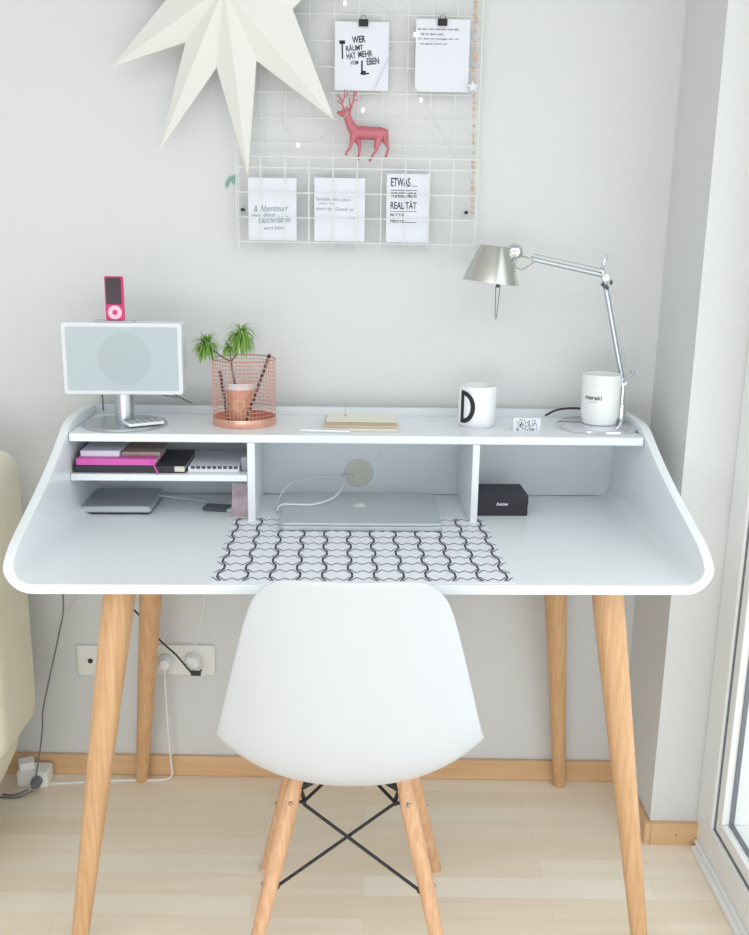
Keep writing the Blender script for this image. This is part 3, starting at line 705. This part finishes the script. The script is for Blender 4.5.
bm = B(); p = SM @ Vector((.012, -.030, -.040)); 
tube(bm, [p+Vector((-.0045, 0, 0)), p+Vector((-.0030, 0, -.066)), p+Vector((-.0016, 0, -.070)), p+Vector((.0002, 0, -.066)), p+Vector((.0045, 0, 0))], .0008, 6)
lathe(bm, [(.0042, -.004), (.0042, .006)], 14, Matrix.Translation(p)); obj('aiming_handle', bm, DARKG, lamp)
bm = B(); tube(bm, [(.0, .086, .006), (-.03, .100, .018), (-.06, .103, .030)], .0024, 8, smooth=6)
tube(bm, [(-.02, .085, .004), (-.04, .094, .021), (-.075, .098, .018), (-.105, .100, .006)], .0026, 8, smooth=6); bm.free()
bm = B(); tube(bm, [(px_-.002, .060, .0085), (.0, .078, .024), (-.03, .082, .028), (-.07, .084, .024), (-.098, .085, .010)], .0026, 8, smooth=6)
obj('lamp_cable', bm, CABK, lamp)
cd = thing('candle_jar', 'white glass candle jar with small grey lettering standing on the lamp base', 'candle', D(.5265, -.136, ZS+.0118), DA)
CR = .0415
bm = B(); lathe(bm, [(0, .0), (CR-.006, 0), (CR-.0035, .003), (CR-.003, .010), (CR, .016), (CR+.0005, .106), (CR-.0008, .108), (CR-.0025, .106), (CR-.003, .014), (0, .012)], 56, cap=False); obj('jar', bm, MILKG, cd)
bm = B(); lathe(bm, [(0, .013), (CR-.0035, .013), (CR-.0035, .090), (0, .091)], 40, cap=False); wx = obj('wax', bm, CANDLE, cd)
bm = B(); tube(bm, [(0, 0, .090), (.001, 0, .100)], .0008, 6); obj('wick', bm, BLK, wx)
bm = B(); text(bm, 'meraki', 0, .056, .0100, 0, w=.038, bold=.02); text(bm, 'living clean', .009, .0500, .0026, 0, w=.018)
subdiv_x(bm, 1); wrap(bm, CR+.0004, -1.12); obj('label_print', bm, NAVY, cd, smooth=False)

# ------------------------------------------------------------------ things on the work surface
bm = B(); MW, MD = .535, .400; ym0 = -.606
box(bm, -MW/2, MW/2, 0, MD, 0, .0015)
cwid, per, zt = .0462, .080, .0018; a = cwid/2
def clip_(P):
    return [(min(max(x, -MW/2+.002), MW/2-.002), min(max(y, .002), MD-.002)) for x, y in P]
ncol = 12
for c in range(-6, 7):
    xl = (c-.5)*cwid; ph = 0 if c % 2 == 0 else per/2
    if xl > -MW/2-.001 and xl < MW/2:     # vertical wavy dark line on the left side of this column
        P = []; y = -per
        while y < MD+per:
            P += [(xl-.0035, y+ph-.012), (xl-.0035, y+ph+.012), (xl+.0035, y+ph+per/2-.012), (xl+.0035, y+ph+per/2+.012)]; y += per
        P = [p for p in P if -.001 < p[1] < MD+.001]; stroke(bm, clip_(P), .0040, zt)
    y = -per; x = c*cwid; h = .0255
    while y < MD+per:
        yc_ = y+ph
        P = [(-a, .010), (-.5*a, .0275), (0, .0160), (.5*a, .0275), (a, .010), (a, .010), (a, -.010), (.5*a, -.0275), (0, -.0160), (-.5*a, -.0275), (-a, -.010)]
        for (ax_, ay_), (cx_, cy_) in zip(P, P[1:]):
            if ax_ == cx_: continue
            A_, B_ = Vector((x+ax_, yc_+ay_)), Vector((x+cx_, yc_+cy_)); ok = True
            for ax, lo, hi in ((0, -MW/2+.001, MW/2-.001), (1, .001, MD-.001)):      # trim to the pad
                if A_[ax] > B_[ax]: A_, B_ = B_, A_
                if B_[ax] <= lo or A_[ax] >= hi: ok = False; break
                d = B_-A_
                if A_[ax] < lo: A_ = A_+d*((lo-A_[ax])/d[ax]); d = B_-A_
                if B_[ax] > hi: B_ = A_+d*((hi-A_[ax])/d[ax])
            if ok: stroke(bm, [tuple(A_), tuple(B_)], .0025, zt)
        y += per
obj_m = tag(obj('desk_pad', bm, [MATW, NAVY], None, D(.0, ym0, ZT+.0003), (0, 0, DA), smooth=False), 'white desk pad with dark geometric line pattern on the work surface', 'desk pad')
lt = thing('laptop', 'closed silver laptop lying across the rear of the patterned desk pad', 'laptop', D(.003, -.184, ZT+.0024), DA-.005)
bm = B(); prism(bm, rrect(.334, .246, .012, 6), 0, .0095); obj('laptop_base', bm, LIDA, lt, bevel=.002)
bm = B(); prism(bm, rrect(.334, .246, .012, 6), .0100, .0165); obj('laptop_lid', bm, LIDA, lt, bevel=.002)
bm = B()     # bitten-apple emblem: body, leaf
ap = []
for k in range(60):
    t = 2*PI*k/60; r = .0145*(1-.10*math.cos(2*t))*(1-.13*math.exp(-((t-PI/2)/.28)**2))*(1-.07*math.exp(-((t-1.5*PI)/.25)**2))
    x, y = r*math.cos(t)*1.02, r*math.sin(t)
    d = math.hypot(x-.0185, y-.001)
    if d < .0085: x = .0185-math.sqrt(max(.0085**2-(y-.001)**2, 0))
    ap.append((x, y))
M_ = Matrix.Translation((0, 0, 0)) @ Matrix.Rotation(0, 4, 'Z')
prism(bm, ap, .0166, .0170); prism(bm, [(-.001, .0155), (.0005, .0195), (.0045, .0222), (.0050, .0190), (.0025, .0160)], .0166, .0170)
obj('lid_emblem', bm, CERAM, lt, (0, .012, 0))
zc = ZT+.0024+.0166+.0022
bm = B(); tube(bm, [D(-.180, -.155, ZT+.004), D(-.176, -.175, ZT+.006), D(-.165, -.178, zc), D(-.10, -.180, zc+.001), D(-.058, -.140, zc+.004), D(-.035, -.080, zc+.012), D(-.028, -.038, .808), D(-.016, -.020, .806), D(-.010, -.0115, .806)], .0022, 8, smooth=8)
tube(bm, [D(-.180, -.155, ZT+.004), D(-.178, -.10, ZT+.012), D(-.155, -.060, .797), D(-.10, -.040, .806), D(-.045, -.034, .806), D(-.016, -.020, .804), D(-.010, -.0115, .804)], .0020, 8, smooth=8)
tag(obj('charging_cable', bm, CABW, None), 'white charging cable from the round desk hole across the silver laptop', 'cable')
kb = thing('black_card_box', 'small black cardboard box with pale script lettering in the right desk compartment', 'box', D(.3125, -.135, ZT+.0003), DA)
bm = B(); box(bm, -.057, .057, -.050, .050, 0, .024); obj('box_base', bm, BLACKC, kb, smooth=False, bevel=.001)
bm = B(); box(bm, -.0575, .0575, -.0505, .0505, .0242, .046)
text(bm, 'home', -.013, .0315-.0242+.016, .0075, 1, w=.026, shear=.4, bold=.03, M=Matrix.Translation((0, -.0505, 0)) @ WALLM, th=.0003)
text(bm, 'collection', -.026, .010, .004, 2, w=.030, M=Matrix.Translation((0, 0, .046)), th=.0003)
for f in bm.faces:
    pass
obj('box_lid', bm, [BLACKC, PAPER, DARKG], kb, smooth=False)

# left compartments
bn = thing('black_notebook', 'black hardcover notebook lying lowest on the small shelf', 'notebook', D(-.477, -.150, ZM+.0003), DA)
bm = B(); box(bm, -.115, .1105, -.074, .074, .002, .014); obj('pages', bm, PAGES, bn, smooth=False)
bm = B(); box(bm, -.115, .113, -.077, .077, 0, .0018); box(bm, -.115, .113, -.077, .077, .0142, .016); box(bm, -.117, -.115, -.077, .077, 0, .016); box(bm, -.115, .090, -.077, -.0742, 0, .016)
obj('cover', bm, BLACKC, bn, smooth=False, bevel=.0008)
pn = thing('pink_notebook', 'bright pink notebook with ribbon bookmark lying on the black notebook', 'notebook', D(-.505, -.158, ZM+.0167), DA)
bm = B(); box(bm, -.080, .078, -.068, .060, .002, .0115); obj('pages', bm, PAGES, pn, smooth=False)
bm = B(); box(bm, -.083, .080, -.070, .062, 0, .0018); box(bm, -.083, .080, -.070, .062, .0118, .0136); box(bm, -.083, .080, -.0715, -.070, 0, .0136); obj('cover', bm, MAGENTA, pn, smooth=False, bevel=.0008)
bm = B(); tube(bm, [(.070, -.0725, .010), (.076, -.0745, .004), (.083, -.082, -.006), (.088, -.086, -.0155)], .0016, 6, smooth=5); obj('ribbon', bm, MAGENTA, pn)
bm = B(); box(bm, -.040, .040, -.060, .055, 0, .011); box(bm, -.0405, .0405, -.0608, .0558, .0110, .0120)
tag(obj('white_booklet', bm, [PAPER], None, D(-.543, -.150, ZM+.0308), (0, 0, DA), smooth=False), 'white booklet lying on the left half of the pink notebook', 'booklet')
bm = B(); box(bm, -.040, .040, -.050, .055, 0, .0075)
tag(obj('grey_brown_booklet', bm, [noise_mat('grey_brown_card', (168, 150, 142), (184, 168, 158), (20, 20, 20), 2, .7)], None, D(-.4605, -.150, ZM+.0308), (0, 0, DA), smooth=False), 'grey-brown booklet lying on the right half of the pink notebook', 'booklet')
bk = thing('ring_notebook', 'white spiral notepad with dark binding dashes on the right of the small shelf', 'notepad', D(-.305, -.140, ZM+.0003), DA)
bm = B(); box(bm, -.054, .052, -.080, .070, 0, .012); obj('pages', bm, PAPER, bk, smooth=False, bevel=.0005)
bm = B()
for i in range(9): box(bm, -.048+i*.0112, -.0405+i*.0112, -.0825, -.079, .0085, .0135)
obj('binding', bm, NAVY, bk, smooth=False)
bm = B(); prism(bm, rrect(.016, .10, .004), 0, .030)
tag(obj('grey_case', bm, mat('grey_fabric_case', (168, 168, 176), .7), None, D(-.2430, -.155, ZM+.0003), (0, 0, DA), bevel=.003), 'small grey case beside the divider on the small shelf', 'case')
dv = thing('disc_drive', 'flat silver disc drive on the work surface below the small shelf', 'disc drive', D(-.520, -.116, ZT+.0003), DA)
bm = B(); prism(bm, rrect(.146, .150, .005, 5), .004, .019, 0); obj('drive_case', bm, mat('mid_silver', (168, 174, 178), .4, .4), dv, bevel=.002)
bm = B(); prism(bm, rrect(.1475, .1515, .006, 5), .0065, .0165); obj('drive_rim', bm, CHROME, dv)
bm = B(); prism(bm, rrect(.140, .144, .010, 5), 0, .004); obj('drive_foot', bm, BLACKC, dv)
bm = B(); tube(bm, [(.071, .045, .010), (.10, .040, .008), (.15, .030, .0045), (.185, .012, .0045)], .0019, 8, smooth=6); obj('drive_cable', bm, CABW, dv)
gd = thing('memory_stick', 'dark flat gadget with a chrome end beside the disc drive', 'gadget', D(-.310, -.145, ZT+.0003), DA-.18)
bm = B(); prism(bm, rrect(.058, .036, .006, 4), 0, .008); obj('gadget_body', bm, DARKG, gd, bevel=.002)
bm = B(); prism(bm, rrect(.018, .020, .004, 3, .034, -.010), 0, .007); obj('chrome_end', bm, CHROME, gd, bevel=.0015)
bm = B(); box(bm, -.018, .018, -.0006, .0006, 0, .072)
tag(obj('photo_print', bm, PHOTO, None, D(-.2550, -.205, ZT+.0008), (-.18, .0, DA-.15), smooth=False), 'pinkish photo print leaning beside the divider below the small shelf', 'photo')

# ------------------------------------------------------------------ sockets, plugs, cables, power strip
def socket(label, x, z, n, w):
    t = thing('wall_socket', label, 'socket', (x, 0, z), 0, 'wall sockets under the desk')
    bm = B(); prism(bm, rrect(w, .080, .004, 3), 0, .009, 0, WALLM); obj('faceplate', bm, SOCK, t, bevel=.002)
    return t
s1 = socket('single white aerial socket on the wall left of the front left desk leg', -.684, .313, 1, .070)
bm = B(); lathe(bm, [(.0065, 0), (.0065, .0104), (.0035, .0104)], 20, Matrix.Translation((-.002, 0, 0)) @ WALLM); obj('socket_hole', bm, BLACKC, s1)
s2 = socket('double white wall socket with two plugs under the desk', -.452, .318, 2, .150)
for dx in (-.045, .022):
    bm = B(); lathe(bm, [(.0205, .009), (.0205, .0102), (.0185, .0102), (.0180, .0092)], 32, Matrix.Translation((dx, 0, 0)) @ WALLM); obj('socket_ring', bm, SOCK, s2)
pg = thing('round_plug', 'round white plug in the left half of the double socket', 'plug', (-.497, -.0104, .317), 0)
bm = B(); lathe(bm, [(.0185, 0), (.0180, .012), (.0120, .028), (.0, .029)], 28, WALLM); obj('plug_body', bm, CERAM, pg)
bm = B(); tube(bm, [(0, -.020, -.004), (0, -.024, -.028), (.002, -.022, -.15), (.006, -.020, -.26), (.004, -.022, -.310), (-.05, -.028, -.3150), (-.12, -.030, -.3150), (-.30, -.050, -.3150), (-.330, -.052, -.304)], .0026, 8, smooth=8); obj('plug_cable', bm, CABW, pg)
pa = thing('charger_plug', 'white block charger plug in the right half of the double socket', 'plug', (-.430, -.0104, .320), 0)
bm = B(); lathe(bm, [(.0205, 0), (.0205, .018), (.0170, .026), (0, .026)], 24, WALLM); obj('plug_body', bm, CERAM, pa)
bm = B(); tube(bm, [(.002, -.018, .012), (.014, -.030, .060), (.035, -.030, .16), (.046, -.05, .32), (.050, -.06, .424)], .0013, 6, smooth=8); obj('plug_cable', bm, CABW, pa)
bm = B(); tube(bm, [(-.63, -.10, .58), (-.59, -.075, .505), (-.554, -.060, .466), (-.502, -.050, .390), (-.465, -.046, .350), (-.436, -.046, .312), (-.424, -.046, .300), (-.412, -.044, .302), (-.404, -.042, .309)], .0024, 8, smooth=8)
box(bm, -.430, -.406, -.0490, -.0400, .296, .306)
tag(obj('black_cable', bm, CABK, None), 'black cable with a small connector running down to the double socket', 'cable')
ps = thing('power_strip', 'white power strip on the floor by the skirting, next to the armchair', 'power strip', (-.828, -.052, 0), 0)
bm = B(); prism(bm, rrect(.076, .050, .006), 0, .042); obj('strip_body', bm, SOCK, ps, bevel=.003)
bm = B(); prism(bm, rrect(.038, .036, .008), .0405, .062); obj('white_plug', bm, CERAM, ps, (-.020, 0, 0), (.0, 0, .4), bevel=.003)
bm = B(); lathe(bm, [(.013, .0), (.013, .016), (.008, .026)], 20, Matrix.Translation((.015, -.026, .022)) @ Matrix.Rotation(PI/2, 4, 'X')); obj('dark_plug', bm, CABG, ps)
bm = B(); tube(bm, [(.015, -.045, .030), (.022, -.045, .06), (.027, -.03, .10), (.034, -.02, .160), (.039, -.02, .211), (.066, -.02, .319), (.094, -.03, .417), (.116, -.05, .51), (.122, -.09, .72)], .0019, 8, smooth=8); obj('strip_cable', bm, CABG, ps)
bm = B(); tube(bm, [(.0, -.052, .012), (-.03, -.062, .004), (-.06, -.06, .003)], .0022, 6, smooth=6); tube(bm, [(.01, -.05, .008), (-.02, -.072, .003), (-.07, -.07, .0025)], .0022, 6, smooth=6); obj('loose_lead', bm, CABG, ps)
bm = B(); tube(bm, [(-.797, -.035, .44-.15), (-.760, -.03, .40), (-.70, -.03, .50), (-.665, -.04, .60), (-.655, -.06, .72)], .0008, 6, smooth=8)
tag(obj('thin_cable', bm, THREAD, None), 'very thin pale wire hanging behind the desk beside the grey cable', 'cable')

# ------------------------------------------------------------------ camera
f_, th, ps_, ro, CD, CH = 953.25, .2384, -.0054, .0168, 2.1983, 1.3507
F = Vector((-math.sin(ps_)*math.cos(th), math.cos(ps_)*math.cos(th), -math.sin(th)))
Rv = Vector((math.cos(ps_), math.sin(ps_), 0)); U = Rv.cross(F)
Rc = Rv*math.cos(ro)+U*math.sin(ro); Uc = U*math.cos(ro)-Rv*math.sin(ro)
cam = bpy.data.cameras.new('camera'); co = bpy.data.objects.new('camera', cam); C.objects.link(co)
Mx = Matrix((Rc, Uc, -F)).transposed().to_4x4(); Mx.translation = (0, -CD, CH); co.matrix_world = Mx
cam.sensor_fit = 'HORIZONTAL'; cam.sensor_width = 36; cam.lens = 36*f_/749; cam.clip_start = .02
scn.camera = co

# ------------------------------------------------------------------ light
w = bpy.data.worlds.new('sky'); scn.world = w; w.use_nodes = True
w.node_tree.nodes['Background'].inputs[0].default_value = (.93, .97, 1, 1)
w.node_tree.nodes['Background'].inputs[1].default_value = .82
def area(name, loc, rot, sx, sy, power, col):
    l = bpy.data.lights.new(name, 'AREA'); l.shape = 'RECTANGLE'; l.size = sx; l.size_y = sy; l.energy = power; l.color = col
    o = bpy.data.objects.new(name, l); C.objects.link(o); o.location = loc; o.rotation_euler = rot; return o
area('window_daylight', (XW+.26, -1.75, 1.22), (0, math.radians(90), 0), 2.4, 2.9, 27, (.93, .965, 1))
area('room_fill', (-.3, -3.6, .45), (math.radians(82), 0, 0), 3.4, .8, 31, (.95, .975, 1))  # added low fill behind the camera, lifts floor and wall under the desk
area('overhead_fill', (-.3, -2.2, 2.55), (math.radians(5), 0, 0), 3.2, 2.2, 40, (.97, .98, 1))  # added overhead fill without a fixture, brightens desk top, shelf and floor
scn.view_settings.view_transform = 'Standard'; scn.view_settings.look = 'None'; scn.view_settings.gamma = 1
scn.view_settings.use_curve_mapping = False; scn.view_settings.exposure = -.12
